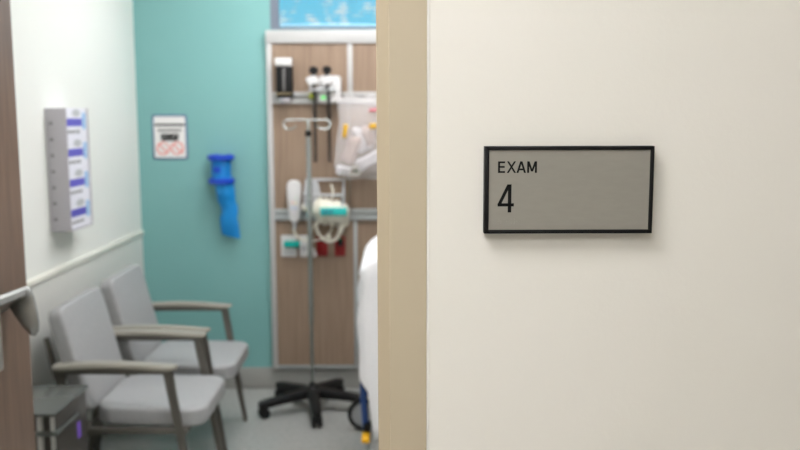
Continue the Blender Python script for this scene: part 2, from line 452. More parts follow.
for i, (cx, rows) in enumerate(((0, (0, 1)), (.0024, (1, 2)), (.0062, (0,)), (.0086, (0, 1)), (.0124, (1,)), (.0148, (0, 2)), (.0186, (0, 1, 2)), (.021, (1,)))):
    for r_ in rows: lathe(bm, [(.0007, 0), (.0006, .0003), (.0002, .0005)], (p.x+cx, yp, p.z-r_*.0023), 8, 'Y') if False else box(bm, (p.x+cx, yp-.0001, p.z-r_*.0023), (.0012, .0006, .0012), .0003, 2)
obj('braille_dots', bm, 'sign_plate', sign)

# ------------------------------------------------------------------ armchairs (built around X = -1.1, facing +X)
CX = -1.1
def make_chair(loc, label):
    t = thing('armchair', (0, 0, 0), label, 'chair', 'grey armchairs along the left wall')
    # seat cushion
    bm = new()
    poly = rrect(.435, .455, [.07, .09, .09, .07])
    tilt = R(1.5)
    prism(bm, poly, .072, Matrix.Translation((.125, 0, .362)) @ Matrix.Rotation(tilt, 4, 'Y'), .016, 4)
    # soften: crown the cushion
    for v in bm.verts:
        if v.co.z > .40: v.co.z += .008*max(0, 1-((v.co.x-.128)/.23)**2)*max(0, 1-(v.co.y/.23)**2)
    obj('seat', bm, 'seat', t, 60)
    # back cushion, reclined
    bm = new(); a = R(14)
    poly = rrect(.46, .43, [.045, .045, .06, .06])
    up = V(-math.sin(a), 0, math.cos(a)); nx = V(math.cos(a), 0, math.sin(a))
    prism(bm, poly, .06, frame4(V(-.142, 0, .622)-nx*.06, (0, 1, 0), up, nx), .015, 4)
    obj('backrest', bm, 'seat', t, 60)
    for s in (-1, 1):
        y = s*.2475
        # arm cap: slightly arched, rounded at its nose
        bm = new(); rings = []
        for k in range(13):
            f = k/12; x = -.215+.462*f
            zt = .618+.010*math.sin(PI*min(1, f*1.05))-.006*f
            h = .017-.004*(f > .93); w = .058*(1 if f < .9 else 1-.18*((f-.9)/.1)**2)
            rings.append([bm.verts.new((x, y+yy, zt+zz)) for yy, zz in
                          [(-w/2, -h), (-w/2, -.007), (-w/2+.004, -.002), (-w/2+.010, 0), (w/2-.010, 0), (w/2-.004, -.002), (w/2, -.007), (w/2, -h)]])
        for r0, r1 in zip(rings, rings[1:]): ring_faces(bm, r0, r1)
        bm.faces.new(list(reversed(rings[0]))); bm.faces.new(rings[-1])
        arm = obj('armrest', bm, 'arm', t, 45)
        bm = new(); box(bm, (.01, y, .593), (.44, .030, .026), .004); obj('arm_rail', bm, 'leg', arm)
        def bar(p, q, w0, w1, d):
            b_ = new(); rings = []
            for P_, ww in ((p, w0), (q, w1)):
                rings.append([b_.verts.new((P_[0]+i*ww/2, P_[1]+j*d/2, P_[2])) for i, j in ((-1, -1), (1, -1), (1, 1), (-1, 1))])
            ring_faces(b_, rings[0], rings[1]); b_.faces.new(list(reversed(rings[0]))); b_.faces.new(rings[1])
            bmesh.ops.recalc_face_normals(b_, faces=b_.faces)
            bmesh.ops.bevel(b_, geom=b_.edges[:], offset=.004, segments=2, affect='EDGES'); return b_
        obj('leg', bar((.305, y, 0), (.213, y, .588), .022, .036, .024), 'leg', t)
        obj('leg', bar((-.292, y, 0), (-.19, y, .588), .024, .034, .024), 'leg', t)
        # side rail under the seat and the back support
        obj('side_rail', box(new(), (.05, y*.955, .350), (.46, .022, .026), .004), 'leg', t)
        b_ = new(); tube(b_, spline([(-.12, s*.17, .345), (-.20, s*.17, .42), (-.245, s*.17, .55), (-.275, s*.17, .70)], 5), .011, 10)
        obj('back_support', b_, 'leg', t)
    obj('cross_rail', box(new(), (.255, 0, .335), (.03, .475, .026), .004), 'leg', t)
    obj('cross_rail', box(new(), (-.12, 0, .335), (.03, .475, .026), .004), 'leg', t)
    t.location = loc
    return t
ch1 = make_chair((CX, 3.43, 0), 'grey cushioned armchair nearer the door, next to the steel bin')
ch2 = dup(ch1, (CX, 4.008, 0), 'grey cushioned armchair farther from the door, next to the teal wall')

# ------------------------------------------------------------------ steel bin between door and chairs
bx0, bx1, by0, by1, bz = -1.435, -1.140, 2.735, 3.045, .58
bn = thing('waste_bin', ((bx0+bx1)/2, (by0+by1)/2, 0), 'square stainless steel lidded bin with violet sticker by the door', 'bin')
obj('body', bb(new(), bx0+.006, bx1-.006, by0+.006, by1-.006, .012, bz-.011, .012, 3), 'bin_steel', bn)
obj('base', bb(new(), bx0+.002, bx1-.002, by0+.002, by1-.002, 0, .03, .004), 'black', bn)
lid = obj('lid', bb(new(), bx0, bx1, by0, by1, bz-.012, bz, .004, 3), 'bin_lid', bn)
bm = new()
bb(bm, bx0-.001, bx1+.003, by0-.003, by0+.004, bz-.078, bz-.060, .002); bb(bm, bx1-.004, bx1+.003, by0-.003, by0+.19, bz-.078, bz-.060, .002)
obj('lid_trim', bm, 'chrome', lid, label='bright chrome strip round the lid')
obj('sticker', prism(new(), rrect(.030, .058, .006, 4, by1-.095, bz-.135), .0012, YZ(bx1-.0062)), 'violet', bn, label='violet sticker')
bm = new()
for x, w_ in ((bx1-.062, .020), (bx1-.018, .014), (bx0+.03, .02)): obj('reflection_strip', bb(new(), x, x+w_, by0+.001, by0+.008, .05, bz-.012, .002), 'steel', bn)  # bright bars modelled in place of the reflections in the polished near face
obj('pedal', bb(new(), (bx0+bx1)/2-.05, (bx0+bx1)/2+.05, by0-.045, by0+.012, .012, .024, .004), 'steel', bn)

# ------------------------------------------------------------------ glove cartons in a holder on the left wall
gy0, gy1, gz0, gz1 = 3.545, 3.795, 1.078, 1.588
gd = .082
hold = thing('glove_holder', (XL, (gy0+gy1)/2, gz0), 'smoky clear wall holder stacking four glove cartons', 'glove holder')
bm = new()
bb(bm, XL-.0006, XL+.003, gy0, gy1, gz0, gz1); bb(bm, XL+.003, XL+gd+.006, gy0, gy0+.004, gz0, gz1, .001); bb(bm, XL+.003, XL+gd+.006, gy1-.004, gy1, gz0, gz1, .001)
bb(bm, XL+.003, XL+gd+.006, gy0+.004, gy1-.004, gz0, gz0+.004)
obj('shell', bm, 'clear_grey', hold)
for k in range(7): obj('slot', bb(new(), XL+.016, XL+.030, gy0-.0008, gy0+.001, gz0+.045+k*.066, gz0+.057+k*.066), 'ink_grey', hold)
names = ['white glove carton at the bottom of the wall holder', 'white glove carton second from bottom of the wall holder',
         'white glove carton second from top of the wall holder', 'white glove carton at the top of the wall holder']
gbox = None; step = (gz1-gz0-.004)/4
for k in range(4):
    z0 = gz0+.0045+step*k
    if gbox is None:
        t = thing('glove_box', (XL+.045, (gy0+gy1)/2, z0), names[0], 'glove box', 'glove cartons in the wall holder')
        x0, x1 = XL+.004, XL+gd; y0, y1 = gy0+.006, gy1-.006; h = step-.001
        obj('carton', bb(new(), x0, x1, y0, y1, z0, z0+h, .0015, 1), 'glove_white', t)
        obj('colour_band', bb(new(), x1-.0004, x1+.0006, y0+.004, y1-.056, z0+h*.40, z0+h*.66), 'purple', t, label='violet blue printed band')
        obj('edge_print', bb(new(), x1-.0004, x1+.0006, y1-.052, y1-.012, z0+h*.30, z0+h*.85), 'skyblue', t, label='pale blue print')
        bm = new()
        for q in range(4): bb(bm, x1-.0004, x1+.0006, y0+.02+q*.035, y0+.042+q*.035, z0+h*.16, z0+h*.27)
        obj('small_print', bm, 'ink_grey', t); bm = new()
        for q in range(3): bb(bm, x0+.018+q*.02, x0+.030+q*.02, y0-.0006, y0+.0004, z0+h*.45, z0+h*.58)
        obj('small_print', bm, 'ink_grey', t)
        bm = new(); prism(bm, [(math.cos(a*PI/12)*.045, math.sin(a*PI/12)*.016) for a in range(24)], .0008, YZ(x1-.0003) @ Matrix.Translation(((y0+y1)/2, z0+h*.84, 0)))
        obj('opening', bm, 'grey_pl', t, label='oval opening')
        gbox = t
    else:
        dup(gbox, gbox.location + V(0, 0, step*k), names[k])

# ------------------------------------------------------------------ teal wall: paper notice and emesis bag dispenser
a0 = at(151.5, 114.5, YB); a1 = at(188.5, 159.5, YB)
cx, cz, w, h = (a0.x+a1.x)/2, (a0.z+a1.z)/2, a1.x-a0.x, a0.z-a1.z
ns = thing('wall_notice', (cx, YB, cz), 'small white notice with two red prohibition symbols on teal wall', 'notice')
obj('backing', prism(new(), rrect(w, h, .014, 5, cx, cz), .003, XZ(YB-.0002), .0008, 2), 'navy_edge', ns)
obj('card', prism(new(), rrect(w-.022, h-.022, .010, 5, cx, cz), .0012, XZ(YB-.003)), 'paper', ns)
yn = YB-.0042
bm = new(); rnd = random.Random(3)
def words(bm, x0, x1, z, hh):
    hh *= 1.7
    x = x0
    while x < x1:
        l = min(rnd.uniform(.006, .020), x1-x)
        if l > .002: bb(bm, x, x+l, yn-.0004, yn+.0004, z-hh/2, z+hh/2)
        x += l+.002
words(bm, cx-w*.42, cx+w*.42, cz+h*.27, .008)
obj('heading_text', bm, 'ink', ns)
bm = new(); words(bm, cx-w*.33, cx+w*.33, cz+h*.15, .008); obj('second_text', bm, 'ink_grey', ns)
bm = new(); words(bm, cx-w*.25, cx+w*.25, cz+h*.035, .012); words(bm, cx-w*.24, cx+w*.24, cz-h*.045, .012); obj('bold_text', bm, 'ink', ns)
for s in (-1, 1):
    c = V(cx+s*w*.20, yn, cz-h*.25); rr = w*.165
    bm = new(); tube(bm, [c+V(math.cos(a*PI/14)*rr, 0, math.sin(a*PI/14)*rr) for a in range(28)], .0032, 6, True)
    tube(bm, [c+V(-rr*.7, 0, rr*.7), c+V(rr*.7, 0, -rr*.7)], .0032, 6)
    o = obj('prohibition_symbol', bm, 'ink_red', ns)
    bm = new(); box(bm, c+V(0, .0006, 0), (rr*1.0, .001, rr*.35)); box(bm, c+V(-rr*.15*s, .0006, rr*.4), (rr*.35, .001, rr*.4)); obj('pictogram', bm, 'ink_grey', o)

c = at(221, 158, YB-.055); ex, ey = c.x, c.y
zt = c.z
ed = thing('bag_dispenser', (ex, YB, zt-.2), 'blue emesis bag dispenser with trailing bag on teal wall', 'bag dispenser')
def rim(z, r): return lathe(new(), [(r*.86, -.016), (r, -.013), (r*1.03, 0), (r, .013), (r*.86, .016), (r*.78, .008), (r*.78, -.008)], (ex, ey, z), 36)
r_t = .076*.95
z2 = at(222, 181, YB-.055).z
obj('top_ring', rim(zt+.003, r_t), 'blue_dk', ed)
obj('tube', lathe(new(), [(.052, z2-zt), (.055, 0), (.053, 0), (.050, z2-zt)], (ex, ey, zt), 36), 'blue_tr', ed)
obj('lower_ring', rim(z2, r_t*.98), 'blue_dk', ed)
bm = new(); rings = []
zb = at(230, 237, YB-.05).z
for k in range(15):
    f = k/14; z = z2-.004+(zb-z2+.004)*f
    cxx = ex+.012+.034*f**1.2+(.010 if .42 < f < .6 else 0); wv = .050-.002*f+.003*math.sin(f*9); dv = .046*(1-f)**1.2+.010+.004*math.sin(f*11)
    rings.append([bm.verts.new((cxx+math.cos(a*PI/12)*wv*(1+.06*math.sin(3*a*PI/12+f*5)), ey+.012*f+math.sin(a*PI/12)*dv, z-(.012*math.cos(a*PI/12) if f > .95 else 0))) for a in range(24)])
for r0, r1 in zip(rings, rings[1:]): ring_faces(bm, r0, r1)
bm.faces.new(list(reversed(rings[0]))); bm.faces.new(rings[-1])
obj('bag', bm, 'blue_bag', ed)
bm = new(); bb(bm, ex-.025, ex+.025, ey+.05, YB-.0005, z2+.01, zt-.008, .003); obj('wall_bracket', bm, 'blue_dk', ed)
bm = new(); bb(bm, ex-.032, ex+.006, ey-.0565, ey-.048, (zt+z2)/2-.014, (zt+z2)/2+.016, .003); obj('printed_label', bm, 'blue_dk', ed, label='dark blue printed label')

# ------------------------------------------------------------------ wood headwall
HY = YB-.035                                    # front of the wood faces
hx0 = at(269.2, 200, HY-.008).x; hx1 = 1.30
hz0, hz1 = .125, at(300, 30, HY-.012).z
hw = thing('headwall', ((hx0+hx1)/2, YB, hz0), 'tall taupe wood headwall panel with pale metal trims', 'headwall')
v1 = at(350, 70, HY).x; v2 = at(355.5, 240, HY).x
hrail1, hrail2 = at(300, 98, HY).z, at(300, 214.5, HY).z
xi = at(274.4, 200, HY-.008).x
ztop = at(300, 43, HY-.012).z
def wp(x0, x1, z0, z1): obj('wood_panel', bb(new(), x0, x1, HY, YB-.001, z0, z1, .001, 1), 'wood', hw)
wp(xi, v1-.014, hrail1+.032, ztop); wp(v1+.014, hx1-.03, hrail1+.032, ztop)
wp(xi, v1-.010, hrail2+.032, hrail1-.032); wp(v1-.006, hx1-.03, hrail2+.032, hrail1-.032)
wp(xi, v2-.010, hz0+.02, hrail2-.032); wp(v2+.010, hx1-.03, hz0+.02, hrail2-.032)
obj('side_trim', bb(new(), hx0, xi, HY-.008, YB-.001, hz0, ztop, .002), 'white_trim', hw)
obj('side_trim', bb(new(), hx1-.03, hx1, HY-.008, YB-.001, hz0, ztop, .002), 'white_trim', hw)
obj('top_trim', bb(new(), hx0-.001, hx1, HY-.012, YB-.001, ztop, hz1, .002), 'white_trim', hw)
obj('bottom_trim', bb(new(), xi, hx1-.03, HY-.002, YB-.001, hz0, hz0+.02, .001), 'alu', hw)
obj('divider_strip', bb(new(), v1-.014, v1+.014, HY-.004, YB-.001, hrail1+.032, ztop, .002), 'white_trim', hw)
obj('divider_strip', bb(new(), v2-.010, v2+.010, HY-.004, YB-.001, hz0+.02, hrail2-.032, .002), 'alu', hw)
for z in (hrail1, hrail2):
    bm = new()
    bb(bm, xi, hx1-.03, HY-.004, YB-.001, z-.032, z+.032, .001)
    bb(bm, xi, hx1-.03, HY-.018, HY-.004, z+.010, z+.031, .003); bb(bm, xi, hx1-.03, HY-.018, HY-.004, z-.031, z-.010, .003)
    obj('equipment_rail', bm, 'white_trim' if z == hrail1 else 'alu', hw)
RY = HY-.018                                    # front of the rails

# specula dispenser
def P(u, v, d=0.): return at(u, v, RY-d)
a = P(275.5, 66, .04); c = P(293, 98, .04); cx = (a.x+c.x)/2; w = c.x-a.x
sd = thing('tip_dispenser', (cx, RY, c.z), 'black dispenser with white cap on the upper rail', 'dispenser')
obj('body', bb(new(), a.x, c.x, RY-.055, RY, c.z, a.z, .012, 3), 'black', sd)
t0 = P(275, 58, .04)
obj('cap', bb(new(), a.x-.002, c.x-.002, RY-.060, RY, a.z, t0.z, .006), 'white_pl', sd, label='white cap')
bm = new()
for k in range(4): bb(bm, a.x+.008+k*.021, a.x+.020+k*.021, RY-.058, RY-.052, c.z+.018, c.z+.028, .002)
obj('tip_rack', bm, 'brass', sd, label='tan tips in a row')
obj('cup', lathe(new(), [(.018, -.030), (.030, -.022), (.034, 0)], (cx, RY-.028, c.z), 20), 'clear_grey', sd, label='clear rounded cup')
bm = new(); bb(bm, cx-.006, cx+.006, RY-.060, RY-.054, c.z+.04, a.z-.012, .002); obj('slot', bm, 'ink_grey', sd)

# wall diagnostic set: charger body, two cradles with black heads, coiled cords
def hcoil(bm, p, q, r, turns, tr):
    p, q = Vector(p), Vector(q); pts = []
    n = turns*10
    for k in range(n+1):
        f = k/n; an = f*turns*2*PI
        pts.append(p.lerp(q, f)+V(math.cos(an)*r, math.sin(an)*r, 0))
    return tube(bm, pts, tr, 6)
a = P(306.5, 77, .05); c = P(341, 103, .05)
dg = thing('diagnostic_set', ((a.x+c.x)/2, RY, c.z), 'white diagnostic unit with two black scope heads on rail', 'medical instrument')
bx = P(325, 90, .05).x
obj('charger', prism(new(), rrect(c.x-P(318, 90, .05).x, P(300, 76).z-c.z, .02, 5, (c.x+P(318, 90, .05).x)/2, (P(300, 76).z+c.z)/2), .05, XZ(RY), .008, 3), 'white_pl', dg)
heads = [(313.5, 71.5, 312), (327, 71, 326)]
for i, (hu, hv, cu_) in enumerate(heads):
    q0 = P(cu_-5, 86, .07); q1 = P(cu_+6, 76, .07)
    bm = new(); mid = (q0+q1)/2
    box(bm, mid, (.062, .035, .058), .016, 4, (0, R(-24), 0)); cr = obj('cradle', bm, 'white_pl', dg)
    hp = P(hu, hv, .07)
    bm = new(); lathe(bm, [(.006, -.040), (.012, -.030), (.013, -.012), (.022, -.006), (.026, .006), (.022, .018), (.012, .026), (.003, .028)], hp, 20)
    lathe(bm, [(.017, -.012), (.014, .014), (.007, .036)], hp+V(.0, -.015, .004), 16, 'Y')
    sh = obj('scope_head', bm, 'black', dg, label='black scope head')
    obj('viewing_lens', lathe(new(), [(.009, 0), (.009, .004), (.001, .006)], hp+V(0, -.022, .006), 14, 'Y'), 'lens', sh)
    bm = new(); bs = P(cu_+2.5, 92, .06); be = P([315.5, 330][i], 162, .05)
    tube(bm, [P(cu_+1, 84, .088), bs], .006, 8)
    hcoil(bm, bs, be, .0085, 26, .0036)
    obj('coiled_cord', bm, 'cord_black', dg, label='black coiled cord')
obj('grey_shelf', bb(new(), P(309, 90, .06).x, P(336, 90, .06).x, RY-.075, RY-.045, P(309, 91, .06).z, P(309, 88, .06).z, .003), 'grey_pl', dg)
p = P(323.5, 97.5, .05); obj('indicator_light', lathe(new(), [(.011, 0), (.010, .004), (.004, .006)], p+V(0, -.006, 0), 14, 'Y', 1.3), 'green_led', dg, label='green indicator light')
p = P(311.5, 96, .04); bm = new(); box(bm, p+V(0, .01, 0), (.022, .05, .03), .004); obj('lock_tab', bm, 'yellow_led', dg, label='yellow green tab')

# clear plastic bag of supplies hung from the rail
bgc = P(357, 140, .06)
bag = thing('supply_bag', (bgc.x, RY-.06, P(357, 178, .06).z), 'clear plastic bag of wrapped supplies hanging from the rail', 'plastic bag')
zt, zb = P(357, 96, .06).z, P(357, 179, .06).z
def xat(u): return P(u, 140, .06).x
keys = [(0, 338, 384, .012), (.08, 336, 386, .020), (.16, 338, 387, .030), (.35, 339.5, 386, .045), (.6, 336, 388, .060), (.82, 333, 390, .066), (.94, 334.5, 389, .055), (1., 341, 382, .02)]
def key(f):
    for k0, k1 in zip(keys, keys[1:]):
        if f <= k1[0]:
            s = (f-k0[0])/(k1[0]-k0[0]); return [k0[i]+(k1[i]-k0[i])*s for i in range(1, 4)]
    return keys[-1][1:]
bm = new(); rings = []; NN = 40
rb = random.Random(8); ph = [rb.uniform(0, 6.3) for _ in range(8)]
for k in range(25):
    f = k/24; l, r_, dp = key(f); xl, xr = xat(l), xat(r_); z = zt+(zb-zt)*f
    ring = []
    for a_ in range(NN):
        an = a_*2*PI/NN
        rip = 1+.05*math.sin(5*an+ph[0]+f*3)+.04*math.sin(9*an+ph[1]-f*5)+(.10*math.sin(13*an+ph[2]) if f < .2 else 0)
        ring.append(bm.verts.new(((xl+xr)/2+(xr-xl)/2*math.cos(an)*(1+.03*math.sin(7*f+ph[3])), RY-.072+dp*math.sin(an)*rip, z+.006*math.sin(4*an+ph[4])+(.012*math.sin(6*an+ph[5]) if f < .05 else 0))))
    rings.append(ring)
for r0, r1 in zip(rings, rings[1:]): ring_faces(bm, r0, r1)
bm.faces.new(rings[-1])
obj('bag_film', bm, 'film', bag, 70)
bm = new(); tube(bm, [P(352, 100, .02)+V(0, .02, 0), P(352, 97, .04), P(352, 94, .05), P(353, 96, .075)], .004, 8); obj('hanging_hook', bm, 'alu', bag)
def pad(u, v_, w, h, rz, m, nm, d=.07, lab=None):
    p = P(u, v_, d)
    if nm.startswith('wrapped'):
        t = new(); bmesh.ops.create_icosphere(t, subdivisions=4, radius=1)
        for v in t.verts:
            c_ = v.co; q = 1+.10*math.sin(c_.x*5+u)+.10*math.sin(c_.z*6+v_*.7)+.06*math.sin(c_.x*13+c_.z*11+u*.3)
            v.co = V(math.copysign(abs(c_.x)**.7, c_.x)*w*.55*q, c_.y*.024*q, math.copysign(abs(c_.z)**.7, c_.z)*h*.55*q)
        bm = new(); merge(bm, t, Matrix.Translation(p) @ Euler((R(8), R(rz), 0)).to_matrix().to_4x4())
        return obj(nm, bm, m, bag, 60, label=lab)
    return obj(nm, box(new(), p, (w, .010, h), .004, 3, (R(8), R(rz), 0)), m, bag, label=lab)
pad(345, 131, .022, .070, 8, 'orange_yel', 'amber_tag', .118, 'amber tag')
pad(373, 126, .040, .026, -4, 'orange_yel', 'amber_tag', .118, 'amber tag')
pad(374, 110, .050, .012, -3, 'pink', 'pink_strip', .112, 'pink strip')
pad(352, 150, .07, .15, 20, 'pouch', 'wrapped_pouch', .075)
pad(369, 160, .13, .06, -28, 'pad', 'wrapped_pad', .09, 'bright white wrapped pad')
pad(343, 170, .07, .05, 12, 'pad', 'wrapped_pad', .085)
pad(362, 140, .08, .13, -10, 'pad', 'wrapped_pad', .062)
pad(368, 135, .05, .10, -18, 'pouch', 'wrapped_pouch', .085)
bm = new(); p = P(355, 171, .085)
tube(bm, [p+V(math.cos(a_*PI/10)*.030, -.01*math.sin(a_*PI/5), math.sin(a_*PI/10)*.022) for a_ in range(20)], .005, 8, True); obj('tubing_coil', bm, 'cream_pl', bag)
p = P(356, 171, .10); obj('green_cap', lathe(new(), [(.008, 0), (.008, .012), (.004, .014)], p, 12, 'Y'), 'green_pl', bag, label='green cap')

# nurse-call handset on the lower rail
a = P(293.5, 180, .05); c = P(293, 222, .05)
hs = thing('handset', (a.x, RY, c.z), 'white button handset clipped on lower rail, cord trailing', 'handset')
poly = []
ctr = [(.0, 1.), (.55, .985), (.88, .93), (1., .82), (.98, .66), (.84, .40), (.72, .18), (.60, .05), (.40, 0)]
hh = a.z-c.z
half = [(.040*x, c.z+hh*y) for x, y in ctr]
poly = [(a.x+x, z) for x, z in half]+[(a.x-x, z) for x, z in reversed(half[1:])]
obj('shell', prism(new(), poly, .026, XZ(RY-.024), .008, 3), 'white_pl', hs)
for i, (m, du_, dv_) in enumerate((('ink_red', -.010, .46), ('yellow', .010, .46), ('skyblue', -.010, .33), ('skyblue', .010, .33), ('grey_pl', -.010, .58), ('green_led', .010, .58), ('pink', 0, .22))):
    o = obj('button', box(new(), (a.x+du_, RY-.0505, c.z+hh*dv_), (.013, .004, .010), .0018), mat('button_colour', {'ink_red': (238, 190, 180), 'yellow': (236, 226, 190), 'skyblue': (190, 205, 236), 'grey_pl': (214, 214, 216), 'green_led': (206, 226, 206), 'pink': (224, 214, 230)}[m], .4), hs)
obj('clip', bb(new(), a.x-.012, a.x+.012, RY-.026, RY, c.z+.02, c.z+.07, .003), 'white_pl', hs)
obj('strain_relief', lathe(new(), [(.007, -.045), (.011, -.02), (.015, .004)], (a.x, RY-.037, c.z), 14), 'grey_pl', hs)
e = P(331, 229, .05)
obj('cord', tube(new(), spline([(a.x, RY-.037, c.z-.04), P(294, 231, .04), P(299, 238, .045), P(309, 241, .05), P(322, 239, .05), P(330, 232, .05), P(334, 222, .04)], 7), .0055, 8), 'cream_pl', hs)

# blood-pressure basket with cuff and hose
a = P(306, 180, .02); c = P(344, 204, .02)
bk = thing('cuff_basket', ((a.x+c.x)/2, RY, c.z), 'pale wall basket stuffed with cream cuff and teal label', 'medical basket')
bm = new(); dpt = .11
for y in (RY-.004, RY-dpt):
    hgt = a.z if y > RY-.05 else (a.z+c.z)/2-.01
    tube(bm, [(a.x, y, hgt), (c.x, y, hgt)], .0075, 8)
    tube(bm, [(a.x, y, c.z), (c.x, y, c.z)], .006, 8)
    for f in (0, 1): tube(bm, [(a.x+(c.x-a.x)*f, y, c.z), (a.x+(c.x-a.x)*f, y, hgt)], .007, 8)
for x in (a.x, c.x):
    tube(bm, [(x, RY-.004, a.z), (x, RY-dpt, (a.z+c.z)/2-.01)], .006, 8); tube(bm, [(x, RY-.004, c.z), (x, RY-dpt, c.z)], .006, 8)
for f in (.2, .4, .6, .8): x = a.x+(c.x-a.x)*f; tube(bm, [(x, RY-.006, c.z), (x, RY-dpt, c.z)], .004, 6)
obj('wire_frame', bm, 'grey_pl', bk)
poly = [(P(305, 180).x, a.z-.004), (P(318, 180).x, a.z-.004), (P(323, 203).x, c.z+.004), (P(305, 203).x, c.z+.004)]
obj('left_flap', prism(new(), poly, .006, XZ(RY-.012), .002), 'grey_pl', bk, label='grey white flap')
obj('back_strap', tube(new(), spline([P(331, 202, .06), P(333, 192, .06), P(331, 184, .04)], 5), .006, 8), 'cream_pl', bk)
# rolled cuff: soft lumpy roll
bm = new(); rings = []
q0, q1 = P(302, 207, .085), P(349, 216, .085)
for k in range(25):
    f = k/24; p = q0.lerp(q1, f); 
    rr = .022 if f < .2 else .022+.045*math.sin(min(1, (f-.2)/.22)*PI/2)
    if f > .82: rr *= math.cos((f-.82)/.18*1.15)**.6
    rings.append([bm.verts.new(p+V(0, math.cos(a_*PI/10)*rr*.9, math.sin(a_*PI/10)*rr*(1+.12*math.sin(a_*2*PI/5+f*9)+.10*math.sin(f*31+a_*PI/10*2)))) for a_ in range(20)])
for r0, r1 in zip(rings, rings[1:]): ring_faces(bm, r0, r1)
bm.faces.new(list(reversed(rings[0]))); bm.faces.new(rings[-1])
cuff = obj('rolled_cuff', bm, 'cream_pl', bk, 70)
bm = new(); cm = q0.lerp(q1, .36); ax = (q1-q0).normalized(); pts = []
for k in range(90):
    an = k/90*2*PI*4; pts.append(cm+ax*(k/90*.075)+V(0, math.cos(an)*.060, math.sin(an)*.066+.006*math.sin(an*.5)))
obj('coiled_hose', tube(bm, pts, .0085, 8), 'cream_pl', bk)
l0, l1 = P(320, 208, .164), P(347, 215.5, .164)
lb = obj('cuff_label', bb(new(), l0.x, l1.x, RY-.168, RY-.13, l1.z, l0.z, .004), 'teal_lab', cuff, label='teal label')
bm = new(); xm = l0.x+(l1.x-l0.x)*.06
for k in range(4): bb(bm, xm+k*.016, xm+k*.016+.012, RY-.1695, RY-.167, l1.z+.012, l0.z-.012)
obj('label_print', bm, 'slate_print', lb)
bm = new(); lathe(bm, [(.010, -.01), (.013, 0), (.012, .012), (.004, .016)], P(309, 215, .12), 14, 'Y'); obj('bulb_valve', bm, 'teal_lab', bk, label='small teal valve')
obj('hose', tube(new(), spline([P(317, 221, .10), P(317, 230, .10), P(322, 238, .10), P(329, 241.5, .10), P(336, 239, .10), P(340, 232, .10), P(344, 222, .10)], 7), [.007]*14+[.009]*20+[.013]*9, 10), 'cream_pl', bk)
obj('hose_connector', lathe(new(), [(.008, -.014), (.013, -.006), (.013, .008), (.007, .014)], P(328.5, 237, .105), 14), 'cream_pl', bk)
# free lead with a white plug hanging below the rail
lead = thing('hanging_lead', (P(313, 252).x, RY, P(313, 257).z), 'short cream lead with white plug hanging left of red sockets', 'cable')
obj('plug', box(new(), P(313.5, 252.5, .04), (.026, .026, .052), .010, 4, (0, R(-28), 0)), 'white_pl', lead)
obj('wire', tube(new(), spline([P(318, 219, .05), P(313, 228, .045), P(310.5, 240, .04), P(312, 248, .04)], 6), .0045, 8), 'cream_pl', lead)

# gas outlets and red sockets on the wood face
def PW(u, v, d=0.): return at(u, v, HY-d)
def outlet(u0, v0, u1, v1, m, label, cat, name, group):
    a, c = PW(u0, v0), PW(u1, v1)
    t = thing(name, ((a.x+c.x)/2, HY, (a.z+c.z)/2), label, cat, group)
    obj('cover_plate', prism(new(), rrect(c.x-a.x, a.z-c.z, .007, 4, (a.x+c.x)/2, (a.z+c.z)/2), .010, XZ(HY), .003, 2), m, t)
    return t, a, c
t, a, c = outlet(281, 235, 297, 256.5, 'white_pl', 'white gas outlet crossed by a teal knob', 'wall outlet', 'gas_outlet', 'white wall outlets')
obj('knob', bb(new(), PW(283.5, 241, .04).x, PW(299.5, 241, .04).x, HY-.045, HY-.008, PW(290, 247.5, .03).z, PW(290, 241, .03).z, .010, 3), 'teal_pl', t, label='teal knob')
bm = new()
for k in range(3): bb(bm, PW(285+k*4, 250).x, PW(286.5+k*4, 250).x, HY-.012, HY-.0095, PW(290, 255).z, PW(290, 250).z)
obj('vents', bm, 'grey_pl', t)
t, a, c = outlet(299.5, 235, 308, 256.5, 'white_pl', 'narrow white outlet behind the pole of the drip stand', 'wall outlet', 'gas_outlet', 'white wall outlets')
obj('socket', lathe(new(), [(.016, 0), (.016, .006), (.012, .010), (.004, .010)], PW(304, 246, .010)+V(0, 0, 0), 18, 'Y') if False else box(new(), PW(304, 248, .012), (.026, .008, .03), .004), 'grey_pl', t)
t1, a1, c1 = outlet(316.5, 236, 328, 256, 'red_pl', 'plain red power socket left of its twin', 'power socket', 'power_socket', 'red power sockets')
t2, a2, c2 = outlet(334.5, 236, 345.5, 256, 'red_pl', 'red power socket with a dark plug pushed in', 'power socket', 'power_socket', 'red power sockets')
for t, a, c in ((t1, a1, c1), (t2, a2, c2)):
    bm = new(); mx, mz = (a.x+c.x)/2, (a.z+c.z)/2
    for s in (-1, 1):
        for q in (-1, 1): box(bm, (mx+q*.008, HY-.0102, mz+s*.026), (.003, .002, .012))
        box(bm, (mx, HY-.0102, mz+s*.026-.013), (.005, .002, .005))
    obj('slots', bm, 'dk_slot', t)
p = PW(340.5, 242.5, .02)
pl = tag(obj('power_plug', box(new(), p+V(0, 0, 0), (.026, .030, .040), .006, 3), 'black', base=p), 'dark plug in the right red power socket', 'plug')
bm = box(new(), p+V(0, -.006, .018), (.020, .024, .016), .004, 3); obj('collar', bm, 'green_pl', pl, label='dark green collar')

